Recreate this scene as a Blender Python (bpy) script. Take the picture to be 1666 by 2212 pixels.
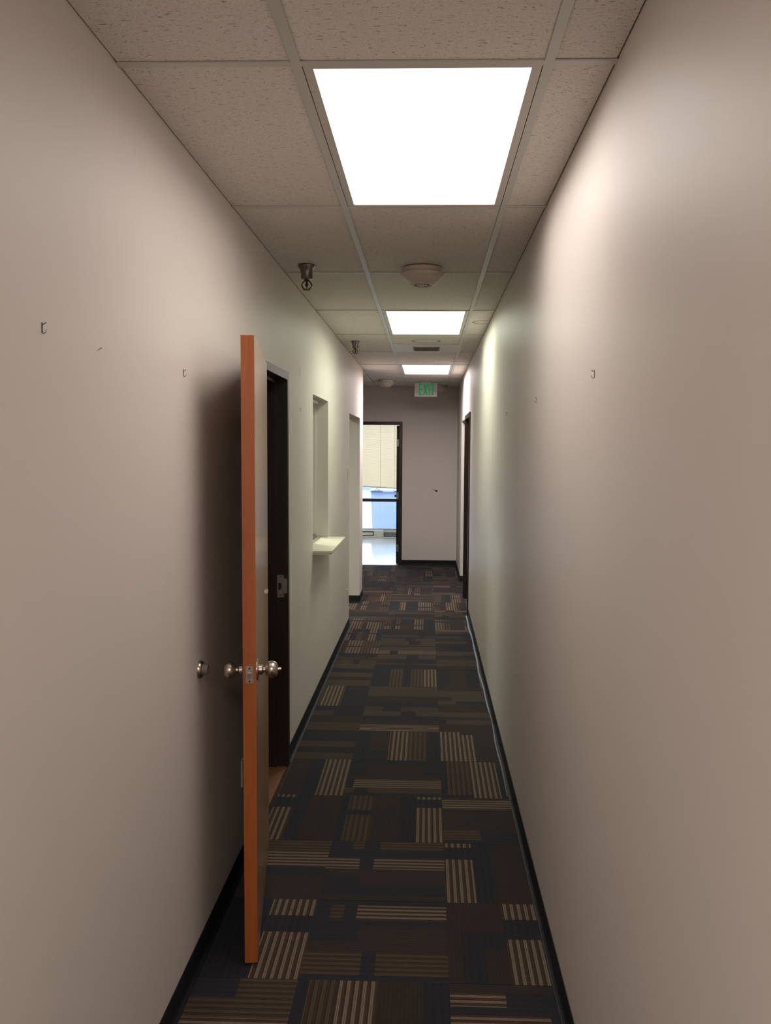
import bpy, bmesh, math, random
from mathutils import Matrix, Vector

scene = bpy.context.scene
for o in list(bpy.data.objects):
    bpy.data.objects.remove(o, do_unlink=True)

# ------------------------------------------------------------------ camera
CAM_H = 1.7545
YAW, PITCH, ROLL = 0.03088, 0.07487, 0.00707
FPX, PPX, PPY = 1834.5, 866.08, 1108.0
def cam_axes():
    f = Vector((-math.sin(YAW), math.cos(YAW), 0)); r = Vector((math.cos(YAW), math.sin(YAW), 0)); u = Vector((0, 0, 1))
    f2 = f * math.cos(PITCH) - u * math.sin(PITCH); u2 = u * math.cos(PITCH) + f * math.sin(PITCH)
    return r * math.cos(ROLL) + u2 * math.sin(ROLL), u2 * math.cos(ROLL) - r * math.sin(ROLL), f2
cd = bpy.data.cameras.new('camera')
cam = bpy.data.objects.new('camera', cd)
scene.collection.objects.link(cam)
cr, cu, cf = cam_axes()
cam.matrix_world = Matrix(((cr.x, cu.x, -cf.x, 0), (cr.y, cu.y, -cf.y, 0), (cr.z, cu.z, -cf.z, CAM_H), (0, 0, 0, 1)))
cd.sensor_fit = 'VERTICAL'; cd.sensor_height = 24.0
cd.lens = FPX / 2212 * 24.0
cd.shift_x = (833 - PPX) / 2212
cd.shift_y = (PPY - 1106) / 2212
cd.clip_start = 0.02; cd.clip_end = 200
scene.camera = cam

# ------------------------------------------------------------------ world, exposure
LAMP = (9.6, 17.5, 48.0, 48.0, 50.0, 22.0)   # watts of the ceiling panels: near, middle, far, behind the viewpoint, office, lobby
SPREAD = math.radians(170)             # prismatic lenses throw their light mostly downwards
LENS = 1.9                             # glow of the lenses themselves
SKY = 9.5
w = bpy.data.worlds.new('world'); scene.world = w; w.use_nodes = True
nt = w.node_tree
bg = nt.nodes['Background']
bg.inputs[0].default_value = (0.74, 0.86, 1.0, 1); bg.inputs[1].default_value = SKY
vs = scene.view_settings
scene.display_settings.display_device = 'sRGB'
vs.view_transform = 'Standard'; vs.look = 'None'; vs.exposure = 0.07; vs.gamma = 1.0
vs.use_curve_mapping = False

# ------------------------------------------------------------------ materials
MATS = {}
def base_mat(name):
    m = bpy.data.materials.new(name); m.use_nodes = True
    MATS[name] = m
    return m, m.node_tree, m.node_tree.nodes['Principled BSDF']
def N(nt, t, **kw):
    n = nt.nodes.new(t)
    for k, v in kw.items(): setattr(n, k, v)
    return n
def mathn(nt, op, a, b=None, c=None):
    n = N(nt, 'ShaderNodeMath', operation=op)
    for i, v in enumerate((a, b, c)):
        if v is None: continue
        if isinstance(v, (int, float)): n.inputs[i].default_value = v
        else: nt.links.new(v, n.inputs[i])
    return n.outputs[0]
def mixc(nt, fac, a, b):
    n = N(nt, 'ShaderNodeMix', data_type='RGBA')
    if isinstance(fac, (int, float)): n.inputs[0].default_value = fac
    else: nt.links.new(fac, n.inputs[0])
    for i, v in ((6, a), (7, b)):
        if isinstance(v, tuple): n.inputs[i].default_value = (*v, 1) if len(v) == 3 else v
        else: nt.links.new(v, n.inputs[i])
    return n.outputs[2]
def noise(nt, coord, scale, detail=3.0, rough=0.55):
    n = N(nt, 'ShaderNodeTexNoise')
    n.inputs['Scale'].default_value = scale; n.inputs['Detail'].default_value = detail
    n.inputs['Roughness'].default_value = rough
    nt.links.new(coord, n.inputs['Vector'])
    return n.outputs[0]
def objcoord(nt, scale=(1, 1, 1)):
    t = N(nt, 'ShaderNodeTexCoord'); mp = N(nt, 'ShaderNodeMapping')
    mp.inputs['Scale'].default_value = scale
    nt.links.new(t.outputs['Object'], mp.inputs[0])
    return mp.outputs[0]
def bump(nt, p, h, strength, dist=0.002):
    b = N(nt, 'ShaderNodeBump'); b.inputs['Strength'].default_value = strength; b.inputs['Distance'].default_value = dist
    nt.links.new(h, b.inputs['Height']); nt.links.new(b.outputs[0], p.inputs['Normal'])
def ramp(nt, v, lo, hi):
    n = N(nt, 'ShaderNodeMapRange'); n.inputs[1].default_value = lo; n.inputs[2].default_value = hi
    nt.links.new(v, n.inputs[0]); return n.outputs[0]

def simple(name, col, rough=0.5, metal=0.0, var=0.08, nscale=6.0, bstr=0.0, bscale=200.0, scale=(1, 1, 1), spec=None):
    m, nt, p = base_mat(name)
    co = objcoord(nt, scale)
    n = noise(nt, co, nscale)
    c2 = tuple(max(0, c * (1 - var)) for c in col); c3 = tuple(min(1, c * (1 + var)) for c in col)
    nt.links.new(mixc(nt, n, c2, c3), p.inputs['Base Color'])
    p.inputs['Roughness'].default_value = rough; p.inputs['Metallic'].default_value = metal
    if spec is not None: p.inputs['Specular IOR Level'].default_value = spec
    if bstr: bump(nt, p, noise(nt, co, bscale, 2.0), bstr)
    return m

simple('wall_paint', (0.655, 0.603, 0.558), 0.50, var=0.03, nscale=1.4, bstr=0.05, bscale=260, spec=0.32)
simple('white_paint', (0.70, 0.68, 0.60), 0.35, var=0.03, nscale=3)
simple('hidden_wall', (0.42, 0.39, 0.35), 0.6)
simple('brown_metal', (0.022, 0.013, 0.010), 0.38, var=0.15)
simple('dark_bronze', (0.012, 0.012, 0.018), 0.4)
simple('rubber_base', (0.010, 0.011, 0.015), 0.6, var=0.2, nscale=9, spec=0.25)
simple('satin_nickel', (0.48, 0.42, 0.37), 0.30, metal=1.0, var=0.05, nscale=40)
simple('dull_steel', (0.42, 0.40, 0.38), 0.42, metal=1.0, var=0.08, nscale=40)
simple('dark_hole', (0.012, 0.010, 0.009), 0.7)
simple('chrome_worn', (0.20, 0.18, 0.17), 0.28, metal=1.0, var=0.1, nscale=30)
simple('bronze_worn', (0.10, 0.08, 0.055), 0.40, metal=1.0, var=0.1, nscale=30)
simple('tee_white', (0.58, 0.57, 0.53), 0.42, var=0.04)
simple('fixture_white', (0.60, 0.56, 0.52), 0.45, var=0.04)
simple('dome_plastic', (0.66, 0.58, 0.52), 0.42, var=0.04)
simple('laminate', (0.72, 0.69, 0.55), 0.32, var=0.03)
simple('plate_ivory', (0.62, 0.57, 0.47), 0.35, var=0.04)
simple('rubber_grey', (0.16, 0.14, 0.12), 0.55)
simple('sign_white', (0.58, 0.54, 0.51), 0.4, var=0.03)
simple('tape_white', (0.70, 0.67, 0.62), 0.6)
simple('reflection_pale', (0.30, 0.34, 0.40), 0.35, var=0.3, nscale=25)  # daylight reflection on the right base toe, put into the colour
simple('heater_white', (0.82, 0.80, 0.76), 0.4)
simple('heater_slot', (0.10, 0.10, 0.10), 0.6)
simple('grey_base', (0.24, 0.24, 0.25), 0.5)
simple('lobby_wall', (0.78, 0.75, 0.70), 0.5)
simple('bay_panel', (0.20, 0.22, 0.28), 0.7)
simple('vinyl_floor', (0.72, 0.74, 0.72), 0.12, var=0.06, nscale=2.2)
simple('pavement', (0.17, 0.19, 0.25), 0.8, var=0.1, nscale=2)
simple('bin_blue', (0.23, 0.265, 0.36), 0.5, var=0.05)
simple('facade_pale', (0.16, 0.18, 0.24), 0.7, var=0.05)
simple('bin_dark', (0.05, 0.06, 0.08), 0.5)
simple('carpet_plain', (0.05, 0.042, 0.038), 0.95, var=0.3, nscale=30, bstr=0.2)
simple('slab_grey', (0.03, 0.028, 0.027), 0.95)

# fissured mineral ceiling tile
m, nt, p = base_mat('ceiling_tile')
co = objcoord(nt)
fine = ramp(nt, noise(nt, co, 230, 4, 0.75), 0.25, 0.75)
fis = noise(nt, objcoord(nt, (38, 210, 60)), 1.0, 2, 0.5)
dots = noise(nt, co, 95, 1, 0.4)
fm = mathn(nt, 'MULTIPLY', ramp(nt, fis, 0.635, 0.70), 0.8); dm = ramp(nt, dots, 0.69, 0.74)
pit = mathn(nt, 'MAXIMUM', fm, mathn(nt, 'MULTIPLY', dm, 0.55))
col = mixc(nt, fine, (0.62, 0.575, 0.525), (0.90, 0.85, 0.79))
nt.links.new(mixc(nt, pit, col, (0.20, 0.165, 0.13)), p.inputs['Base Color'])
p.inputs['Roughness'].default_value = 0.9; p.inputs['Specular IOR Level'].default_value = 0.15
hh = mathn(nt, 'SUBTRACT', mathn(nt, 'MULTIPLY', fine, 0.35), pit)
bump(nt, p, hh, 0.45, 0.0015)

# water-marked ceiling tile: faint ring
def stained(name, cx, cy, r):
    m, nt, p = base_mat(name)
    co = objcoord(nt)
    fine = ramp(nt, noise(nt, co, 230, 4, 0.75), 0.25, 0.75)
    fis = noise(nt, objcoord(nt, (38, 210, 60)), 1.0, 2, 0.5)
    fm = mathn(nt, 'MULTIPLY', ramp(nt, fis, 0.635, 0.70), 0.8)
    col = mixc(nt, fine, (0.62, 0.575, 0.525), (0.90, 0.85, 0.79))
    col = mixc(nt, fm, col, (0.20, 0.165, 0.13))
    sub = N(nt, 'ShaderNodeVectorMath', operation='SUBTRACT'); nt.links.new(co, sub.inputs[0]); sub.inputs[1].default_value = (cx, cy, 0)
    sep = N(nt, 'ShaderNodeSeparateXYZ'); nt.links.new(sub.outputs[0], sep.inputs[0])
    d = mathn(nt, 'SQRT', mathn(nt, 'ADD', mathn(nt, 'MULTIPLY', sep.outputs[0], sep.outputs[0]), mathn(nt, 'MULTIPLY', sep.outputs[1], sep.outputs[1])))
    d = mathn(nt, 'ADD', d, mathn(nt, 'MULTIPLY', mathn(nt, 'SUBTRACT', noise(nt, co, 9, 3), 0.5), 0.05))
    ring = mathn(nt, 'SUBTRACT', 1.0, ramp(nt, mathn(nt, 'ABSOLUTE', mathn(nt, 'SUBTRACT', d, r)), 0.004, 0.016))
    nt.links.new(mixc(nt, mathn(nt, 'MULTIPLY', ring, 0.75), col, (0.20, 0.16, 0.10)), p.inputs['Base Color'])
    p.inputs['Roughness'].default_value = 0.9; p.inputs['Specular IOR Level'].default_value = 0.15
stained('tile_stained_side', 0.40, 6.31, 0.075)
stained('tile_stained_mid', -0.02, 7.40, 0.115)

# vent panel: white metal with dust streaks beside the grille
m, nt, p = base_mat('vent_panel')
co = objcoord(nt)
sub = N(nt, 'ShaderNodeVectorMath', operation='SUBTRACT'); nt.links.new(co, sub.inputs[0]); sub.inputs[1].default_value = (-0.02, 7.92, 0)
sep = N(nt, 'ShaderNodeSeparateXYZ'); nt.links.new(sub.outputs[0], sep.inputs[0])
ax = mathn(nt, 'ABSOLUTE', sep.outputs[0]); ay = mathn(nt, 'ABSOLUTE', sep.outputs[1])
dd = mathn(nt, 'ADD', mathn(nt, 'MULTIPLY', ax, 1.0), mathn(nt, 'MULTIPLY', ay, 1.6))
dd = mathn(nt, 'ADD', dd, mathn(nt, 'MULTIPLY', mathn(nt, 'SUBTRACT', noise(nt, objcoord(nt, (1, 5, 1)), 10, 3), 0.5), 0.22))
nt.links.new(mixc(nt, ramp(nt, dd, 0.12, 0.34), (0.28, 0.25, 0.23), (0.72, 0.70, 0.68)), p.inputs['Base Color'])
p.inputs['Roughness'].default_value = 0.45

# wood: door face (pale maple veneer) and stained edge band
def wood(name, c1, c2, rough, zscale, coat=0.0):
    m, nt, p = base_mat(name)
    co = objcoord(nt, (18, 18, zscale))
    n1 = noise(nt, co, 1.6, 5, 0.6)
    n2 = noise(nt, objcoord(nt, (160, 160, 4)), 1.0, 2, 0.5)
    f = mathn(nt, 'ADD', mathn(nt, 'MULTIPLY', n1, 0.7), mathn(nt, 'MULTIPLY', n2, 0.3))
    nt.links.new(mixc(nt, ramp(nt, f, 0.3, 0.7), c1, c2), p.inputs['Base Color'])
    p.inputs['Roughness'].default_value = rough
    p.inputs['Coat Weight'].default_value = coat; p.inputs['Coat Roughness'].default_value = 0.12
    bump(nt, p, n2, 0.06, 0.001)
wood('veneer', (0.25, 0.135, 0.058), (0.36, 0.21, 0.10), 0.30, 0.9, 0.35)
wood('edge_wood', (0.29, 0.072, 0.015), (0.43, 0.118, 0.026), 0.45, 0.7)
wood('wood_vinyl', (0.16, 0.07, 0.035), (0.24, 0.11, 0.055), 0.4, 1.0)
wood('dark_door', (0.020, 0.010, 0.007), (0.032, 0.016, 0.011), 0.35, 0.8)

# carpet: woven stripes; u runs with the stripes, v across them (metres)
def carpet(name, ground, line, amount, gold=None, period=0.0265):
    m, nt, p = base_mat(name)
    uv = N(nt, 'ShaderNodeUVMap'); uv.uv_map = 'UVMap'
    sep = N(nt, 'ShaderNodeSeparateXYZ'); nt.links.new(uv.outputs[0], sep.inputs[0])
    u, v = sep.outputs[0], sep.outputs[1]
    wob = noise(nt, uv.outputs[0], 160, 2, 0.6)
    vv = mathn(nt, 'ADD', v, mathn(nt, 'MULTIPLY', mathn(nt, 'SUBTRACT', wob, 0.5), 0.0022))
    def band(centre, half, soft):
        fr = mathn(nt, 'FRACT', mathn(nt, 'DIVIDE', vv, period))
        d = mathn(nt, 'ABSOLUTE', mathn(nt, 'SUBTRACT', fr, centre))
        n = N(nt, 'ShaderNodeMapRange'); n.inputs[1].default_value = half; n.inputs[2].default_value = half + soft
        n.inputs[3].default_value = 1; n.inputs[4].default_value = 0
        nt.links.new(d, n.inputs[0]); return n.outputs[0]
    speck = noise(nt, uv.outputs[0], 420, 2, 0.7)
    g = mixc(nt, ramp(nt, speck, 0.3, 0.7), tuple(c * 0.55 for c in ground), tuple(c * 1.45 for c in ground))
    if gold:
        g = mixc(nt, mathn(nt, 'MULTIPLY', band(0.86, 0.17, 0.05), 0.85), g, gold)
    lines = mathn(nt, 'MAXIMUM', band(0.32, 0.075, 0.05), band(0.56, 0.075, 0.05))
    lf = mathn(nt, 'MULTIPLY', lines, mathn(nt, 'MULTIPLY', ramp(nt, speck, 0.2, 0.55), amount))
    c = mixc(nt, lf, g, line)
    ribs = mathn(nt, 'SINE', mathn(nt, 'MULTIPLY', v, 2 * math.pi / 0.0053))
    c = mixc(nt, mathn(nt, 'MULTIPLY', ramp(nt, ribs, -1, 1), 0.35), c, tuple(x * 0.5 for x in ground))
    nt.links.new(c, p.inputs['Base Color'])
    p.inputs['Roughness'].default_value = 0.95; p.inputs['Specular IOR Level'].default_value = 0.08
    p.inputs['Sheen Weight'].default_value = 0.08
    bump(nt, p, mathn(nt, 'ADD', ribs, mathn(nt, 'MULTIPLY', speck, 2.0)), 0.35, 0.0015)
carpet('carpet_bright', (0.0340, 0.0204, 0.0136), (0.2210, 0.1700, 0.1318), 0.95, gold=(0.0561, 0.0306, 0.0119))
carpet('carpet_dim', (0.0289, 0.0187, 0.0136), (0.1020, 0.0697, 0.0459), 0.75, gold=(0.0442, 0.0255, 0.0110), period=0.0265)
carpet('carpet_navy', (0.0136, 0.0149, 0.0213), (0.0238, 0.0255, 0.0306), 0.4)
carpet('carpet_brown', (0.0255, 0.0170, 0.0145), (0.0408, 0.0289, 0.0229), 0.45, period=0.0132)
carpet('carpet_taupe', (0.0382, 0.0298, 0.0238), (0.0935, 0.0748, 0.0595), 0.55, period=0.0132)
CM = {'B': 'carpet_bright', 'D': 'carpet_dim', 'N': 'carpet_navy', 'K': 'carpet_brown', 'G': 'carpet_taupe'}
CMI = {k: i for i, k in enumerate('BDNKG')}

def emit(name, col, strength, base=(0.8, 0.8, 0.8)):
    m, nt, p = base_mat(name)
    co = objcoord(nt)
    p.inputs['Base Color'].default_value = (*base, 1)
    p.inputs['Emission Color'].default_value = (*col, 1)
    p.inputs['Emission Strength'].default_value = strength
    p.inputs['Roughness'].default_value = 0.5
    bump(nt, p, noise(nt, co, 180, 1), 0.1)
    return m
emit('lens_rose', (1.0, 0.915, 0.86), LENS)
emit('lens_green', (0.93, 1.0, 0.80), LENS)
emit('lens_pink', (1.0, 0.91, 0.90), LENS)
emit('lens_back', (1.0, 0.915, 0.86), LENS)
emit('lens_office', (0.97, 1.0, 0.88), LENS)
emit('exit_green', (0.0, 0.50, 0.16), 0.22, (0.0, 0.22, 0.07))

# glass and translucent blind
m = bpy.data.materials.new('glass'); m.use_nodes = True; MATS['glass'] = m
nt = m.node_tree; nt.nodes.clear()
out = N(nt, 'ShaderNodeOutputMaterial'); mx = N(nt, 'ShaderNodeMixShader'); tr = N(nt, 'ShaderNodeBsdfTransparent'); gl = N(nt, 'ShaderNodeBsdfGlossy')
lw = N(nt, 'ShaderNodeFresnel'); lw.inputs[0].default_value = 1.45
tr.inputs[0].default_value = (0.92, 0.96, 1.0, 1); gl.inputs[1].default_value = 0.02
nt.links.new(lw.outputs[0], mx.inputs[0]); nt.links.new(tr.outputs[0], mx.inputs[1]); nt.links.new(gl.outputs[0], mx.inputs[2]); nt.links.new(mx.outputs[0], out.inputs[0])
m = bpy.data.materials.new('blind_slat'); m.use_nodes = True; MATS['blind_slat'] = m
nt = m.node_tree; nt.nodes.clear()
out = N(nt, 'ShaderNodeOutputMaterial'); mx = N(nt, 'ShaderNodeMixShader'); df = N(nt, 'ShaderNodeBsdfDiffuse'); tl = N(nt, 'ShaderNodeBsdfTranslucent')
df.inputs[0].default_value = (0.80, 0.72, 0.58, 1); tl.inputs[0].default_value = (0.96, 0.77, 0.53, 1); mx.inputs[0].default_value = 0.40
nt.links.new(df.outputs[0], mx.inputs[1]); nt.links.new(tl.outputs[0], mx.inputs[2]); nt.links.new(mx.outputs[0], out.inputs[0])

# ------------------------------------------------------------------ mesh helpers
COL = scene.collection
class MB:
    def __init__(self): self.v = []; self.f = []; self.smooth = set()
    def box(self, x0, x1, y0, y1, z0, z1):
        b = len(self.v)
        self.v += [(x0, y0, z0), (x1, y0, z0), (x1, y1, z0), (x0, y1, z0), (x0, y0, z1), (x1, y0, z1), (x1, y1, z1), (x0, y1, z1)]
        for q in ((3, 2, 1, 0), (4, 5, 6, 7), (0, 1, 5, 4), (1, 2, 6, 5), (2, 3, 7, 6), (3, 0, 4, 7)): self.f.append([b + i for i in q])
        return self
    def prism(self, pts, axis, a, b):
        """extrude a 2-D polygon along axis from a to b; pts in the other two axes (cyclic order)"""
        n = len(pts); base = len(self.v)
        def P(p, t):
            if axis == 'x': return (t, p[0], p[1])
            if axis == 'y': return (p[0], t, p[1])
            return (p[0], p[1], t)
        self.v += [P(p, a) for p in pts] + [P(p, b) for p in pts]
        self.f.append([base + i for i in range(n)][::-1]); self.f.append([base + n + i for i in range(n)])
        for i in range(n):
            j = (i + 1) % n; self.f.append([base + i, base + j, base + n + j, base + n + i])
        return self
    def lathe(self, prof, origin, axis=(0, 0, 1), seg=24):
        ax = Vector(axis).normalized(); t = Vector((1, 0, 0)) if abs(ax.x) < 0.9 else Vector((0, 1, 0))
        e1 = ax.cross(t).normalized(); e2 = ax.cross(e1); o = Vector(origin); rings = []
        for r, h in prof:
            if r < 1e-6:
                rings.append([len(self.v)]); self.v.append(tuple(o + ax * h))
            else:
                rings.append(list(range(len(self.v), len(self.v) + seg)))
                for k in range(seg):
                    a = 2 * math.pi * k / seg
                    self.v.append(tuple(o + ax * h + e1 * (r * math.cos(a)) + e2 * (r * math.sin(a))))
        for A, B in zip(rings, rings[1:]):
            for k in range(seg):
                j = (k + 1) % seg
                q = ([A[0]] if len(A) == 1 else [A[k], A[j]]) + ([B[0]] if len(B) == 1 else [B[j], B[k]])
                if len(q) >= 3: self.smooth.add(len(self.f)); self.f.append(q)
        for R_ in (rings[0], rings[-1]):
            if len(R_) > 1: self.f.append(R_ if R_ is rings[0] else R_[::-1])
        return self
    def tube(self, pts, r, seg=8):
        pts = [Vector(p) for p in pts]; rings = []
        for i, p in enumerate(pts):
            d = (pts[min(i + 1, len(pts) - 1)] - pts[max(i - 1, 0)]).normalized()
            t = Vector((0, 0, 1)) if abs(d.z) < 0.9 else Vector((1, 0, 0))
            e1 = d.cross(t).normalized(); e2 = d.cross(e1)
            rings.append(list(range(len(self.v), len(self.v) + seg)))
            for k in range(seg):
                a = 2 * math.pi * k / seg
                self.v.append(tuple(p + e1 * (r * math.cos(a)) + e2 * (r * math.sin(a))))
        for A, B in zip(rings, rings[1:]):
            for k in range(seg):
                j = (k + 1) % seg; self.smooth.add(len(self.f)); self.f.append([A[k], A[j], B[j], B[k]])
        self.f.append(rings[0][::-1]); self.f.append(rings[-1])
        return self
    def mesh(self, name, mat, bevel=0.0):
        me = bpy.data.meshes.new(name); me.from_pydata(self.v, [], self.f)
        for i, pl in enumerate(me.polygons):
            pl.use_smooth = i in self.smooth
        bm = bmesh.new(); bm.from_mesh(me)
        bmesh.ops.recalc_face_normals(bm, faces=bm.faces)
        if bevel:
            es = [e for e in bm.edges if len(e.link_faces) == 2 and e.calc_face_angle(0) > 0.6]
            bmesh.ops.bevel(bm, geom=es, offset=bevel, segments=2, affect='EDGES', profile=0.7)
        for e in bm.edges:
            if len(e.link_faces) == 2 and e.calc_face_angle(0) > 0.7: e.smooth = False
        bm.to_mesh(me); bm.free()
        if mat: me.materials.append(MATS[mat])
        return me

def put(name, me, parent=None, label=None, cat=None, group=None, kind=None):
    o = bpy.data.objects.new(name, me); COL.objects.link(o)
    if parent is not None: o.parent = parent
    if label: o['label'] = label
    if cat: o['category'] = cat
    if group: o['group'] = group
    if kind: o['kind'] = kind
    return o
def empty(name, loc=(0, 0, 0), **kw):
    o = put(name, None, **kw); o.location = loc; o.empty_display_size = 0.1
    return o
def part(name, mb, mat, parent, bevel=0.0, label=None, kind=None):
    """world-space mesh placed under an Empty or mesh whose own offset is taken off"""
    o = put(name, mb.mesh(name, mat, bevel), parent, label=label, kind=kind)
    off = Vector((0, 0, 0)); q = parent
    while q is not None: off += q.location; q = q.parent
    o.data.transform(Matrix.Translation(-off))
    return o

# ------------------------------------------------------------------ dimensions
XL, XR, CZ = -0.764, 0.445, 2.6796
WT = 0.14
YN, YE = -2.7, 12.75            # near and far ends of the corridor
Y0, TILE = 2.118, 1.2192        # ceiling grid
XT = -0.3268; XT2 = XT + 0.6096
YLE = 10.03                     # left wall ends here, the hall widens
XFAR = -3.0
TOP = 2.72
DL = (3.61, 4.607, 2.165)       # left doorway, outer frame
PW = (5.655, 6.527, 1.055, 2.115)   # pass-through
OL = (8.30, 9.585, 2.10)        # plain opening, left wall
DR = (8.90, 10.05, 2.15)        # right doorway, outer frame
OR_ = (10.26, 11.19, 2.12)      # plain opening, right wall
DE = (-1.39, -0.376, 2.165)     # end doorway, outer frame
YW = 16.85                      # lobby window wall

def wall(name, axis, at, thick, a0, a1, z0, z1, holes, mat, label):
    """wall in the plane axis=at..at+thick, spanning a0..a1; holes = (a0,a1,z0,z1)"""
    As = sorted({a0, a1, *[h[0] for h in holes], *[h[1] for h in holes]})
    Zs = sorted({z0, z1, *[h[2] for h in holes], *[h[3] for h in holes]})
    Zs = [z for z in Zs if z0 <= z <= z1]
    def solid(i, j):
        if i < 0 or j < 0 or i >= len(As) - 1 or j >= len(Zs) - 1: return False
        ca, cz = (As[i] + As[i + 1]) / 2, (Zs[j] + Zs[j + 1]) / 2
        return not any(h[0] < ca < h[1] and h[2] < cz < h[3] for h in holes)
    mb = MB()
    def P(t, a, z): return (t, a, z) if axis == 'x' else (a, t, z)
    def quad(*ps):
        b = len(mb.v); mb.v += ps; mb.f.append([b, b + 1, b + 2, b + 3])
    t0, t1 = at, at + thick
    for i in range(len(As) - 1):
        for j in range(len(Zs) - 1):
            if not solid(i, j): continue
            A, B, Cc, D = As[i], As[i + 1], Zs[j], Zs[j + 1]
            for t in (t0, t1): quad(P(t, A, Cc), P(t, B, Cc), P(t, B, D), P(t, A, D))
            if not solid(i - 1, j): quad(P(t0, A, Cc), P(t1, A, Cc), P(t1, A, D), P(t0, A, D))
            if not solid(i + 1, j): quad(P(t0, B, Cc), P(t1, B, Cc), P(t1, B, D), P(t0, B, D))
            if not solid(i, j - 1): quad(P(t0, A, Cc), P(t1, A, Cc), P(t1, B, Cc), P(t0, B, Cc))
            if not solid(i, j + 1): quad(P(t0, A, D), P(t1, A, D), P(t1, B, D), P(t0, B, D))
    me = bpy.data.meshes.new(name); me.from_pydata(mb.v, [], mb.f)
    bm = bmesh.new(); bm.from_mesh(me); bmesh.ops.remove_doubles(bm, verts=bm.verts, dist=1e-5)
    bmesh.ops.recalc_face_normals(bm, faces=bm.faces); bm.to_mesh(me); bm.free()
    me.materials.append(MATS[mat])
    return put(name, me, label=label, cat='wall', kind='structure')

wall_left = wall('wall_left', 'x', XL - WT, WT, YN, YLE, 0, TOP,
     [(DL[0], DL[1], 0, DL[2]), (PW[0], PW[1], PW[2], PW[3]), (OL[0], OL[1], 0, OL[2])], 'wall_paint',
     'long beige painted left corridor wall with doorway and pass-through')
wall_right = wall('wall_right', 'x', XR, WT, YN, YE, 0, TOP, [(DR[0], DR[1], 0, DR[2]), (OR_[0], OR_[1], 0, OR_[2])], 'wall_paint',
     'long beige painted right corridor wall with semi-gloss sheen')
wall_end = wall('wall_end', 'y', YE, 0.12, XFAR, 2.2, 0, TOP, [(DE[0], DE[1], 0, DE[2])], 'wall_paint',
     'beige painted wall closing the corridor behind the exit sign')
wall('wall_near', 'y', YN - 0.1, 0.1, XL - WT, XR + WT, 0, TOP, [], 'wall_paint', 'beige painted wall behind the viewpoint')
wall('wall_alcove', 'y', YLE - 0.12, 0.12, XFAR, XL - WT, 0, TOP, [], 'wall_paint', 'beige painted side wall where the hall widens left')
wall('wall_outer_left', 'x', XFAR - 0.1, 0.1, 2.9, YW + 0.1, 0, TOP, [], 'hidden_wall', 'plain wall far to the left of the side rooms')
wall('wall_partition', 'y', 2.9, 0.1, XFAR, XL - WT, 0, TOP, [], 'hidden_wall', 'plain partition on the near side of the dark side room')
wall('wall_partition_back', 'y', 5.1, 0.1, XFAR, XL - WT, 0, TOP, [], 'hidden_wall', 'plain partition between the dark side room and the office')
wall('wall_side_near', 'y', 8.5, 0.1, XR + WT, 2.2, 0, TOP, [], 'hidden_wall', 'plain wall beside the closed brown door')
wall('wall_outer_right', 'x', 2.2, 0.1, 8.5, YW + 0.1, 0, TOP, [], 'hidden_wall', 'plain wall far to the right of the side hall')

# ------------------------------------------------------------------ floor with carpet tiles
mb = MB().box(XFAR - 0.1, 2.3, YN - 0.1, YE, -0.12, -0.008)
floor = put('floor', mb.mesh('floor', 'slab_grey'), label='dark carpet-tiled corridor floor with navy, brown and gold stripes', cat='floor', kind='structure')
random.seed(11)
def rnd_spec(d):
    bands = []; left = 1.0; prev = ''
    while left > 0.03:
        t = random.choices('BDNKG', (34, 18, 20, 22, 4) if d == 'Y' else (12, 20, 16, 24, 26))[0]
        if t == prev: continue
        wv = min(left, random.choice((0.09, 0.13, 0.18, 0.24, 0.28)))
        if left - wv < 0.05: wv = left
        segs = [(1.0, t)]
        r = random.random()
        if t in 'BDG' and r < 0.65:
            a = random.uniform(0.1, 0.75); b = random.choice((0.1, 0.14, 0.2))
            segs = [(a, t), (b, random.choice('NNK')), (1 - a - b, random.choice((t, t, 'D')))]
        elif t in 'KN' and r < 0.4:
            a = random.uniform(0.25, 0.7); segs = [(a, t), (1 - a, random.choice('NK'))]
        bands.append((wv, segs)); left -= wv; prev = t
    return bands
def S(txt):
    """'0.2B; 0.3:0.4D,0.1N,0.5D' -> bands from low v to high v"""
    out = []
    for b in txt.split(';'):
        b = b.strip()
        if ':' in b:
            wv, sg = b.split(':'); segs = [(float(s.strip()[:-1]), s.strip()[-1]) for s in sg.split(',')]
            out.append((float(wv), segs))
        else: out.append((float(b[:-1]), [(1.0, b[-1])]))
    return out
CX0, CY0, CT = 0.088, 2.68, 0.5
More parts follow.
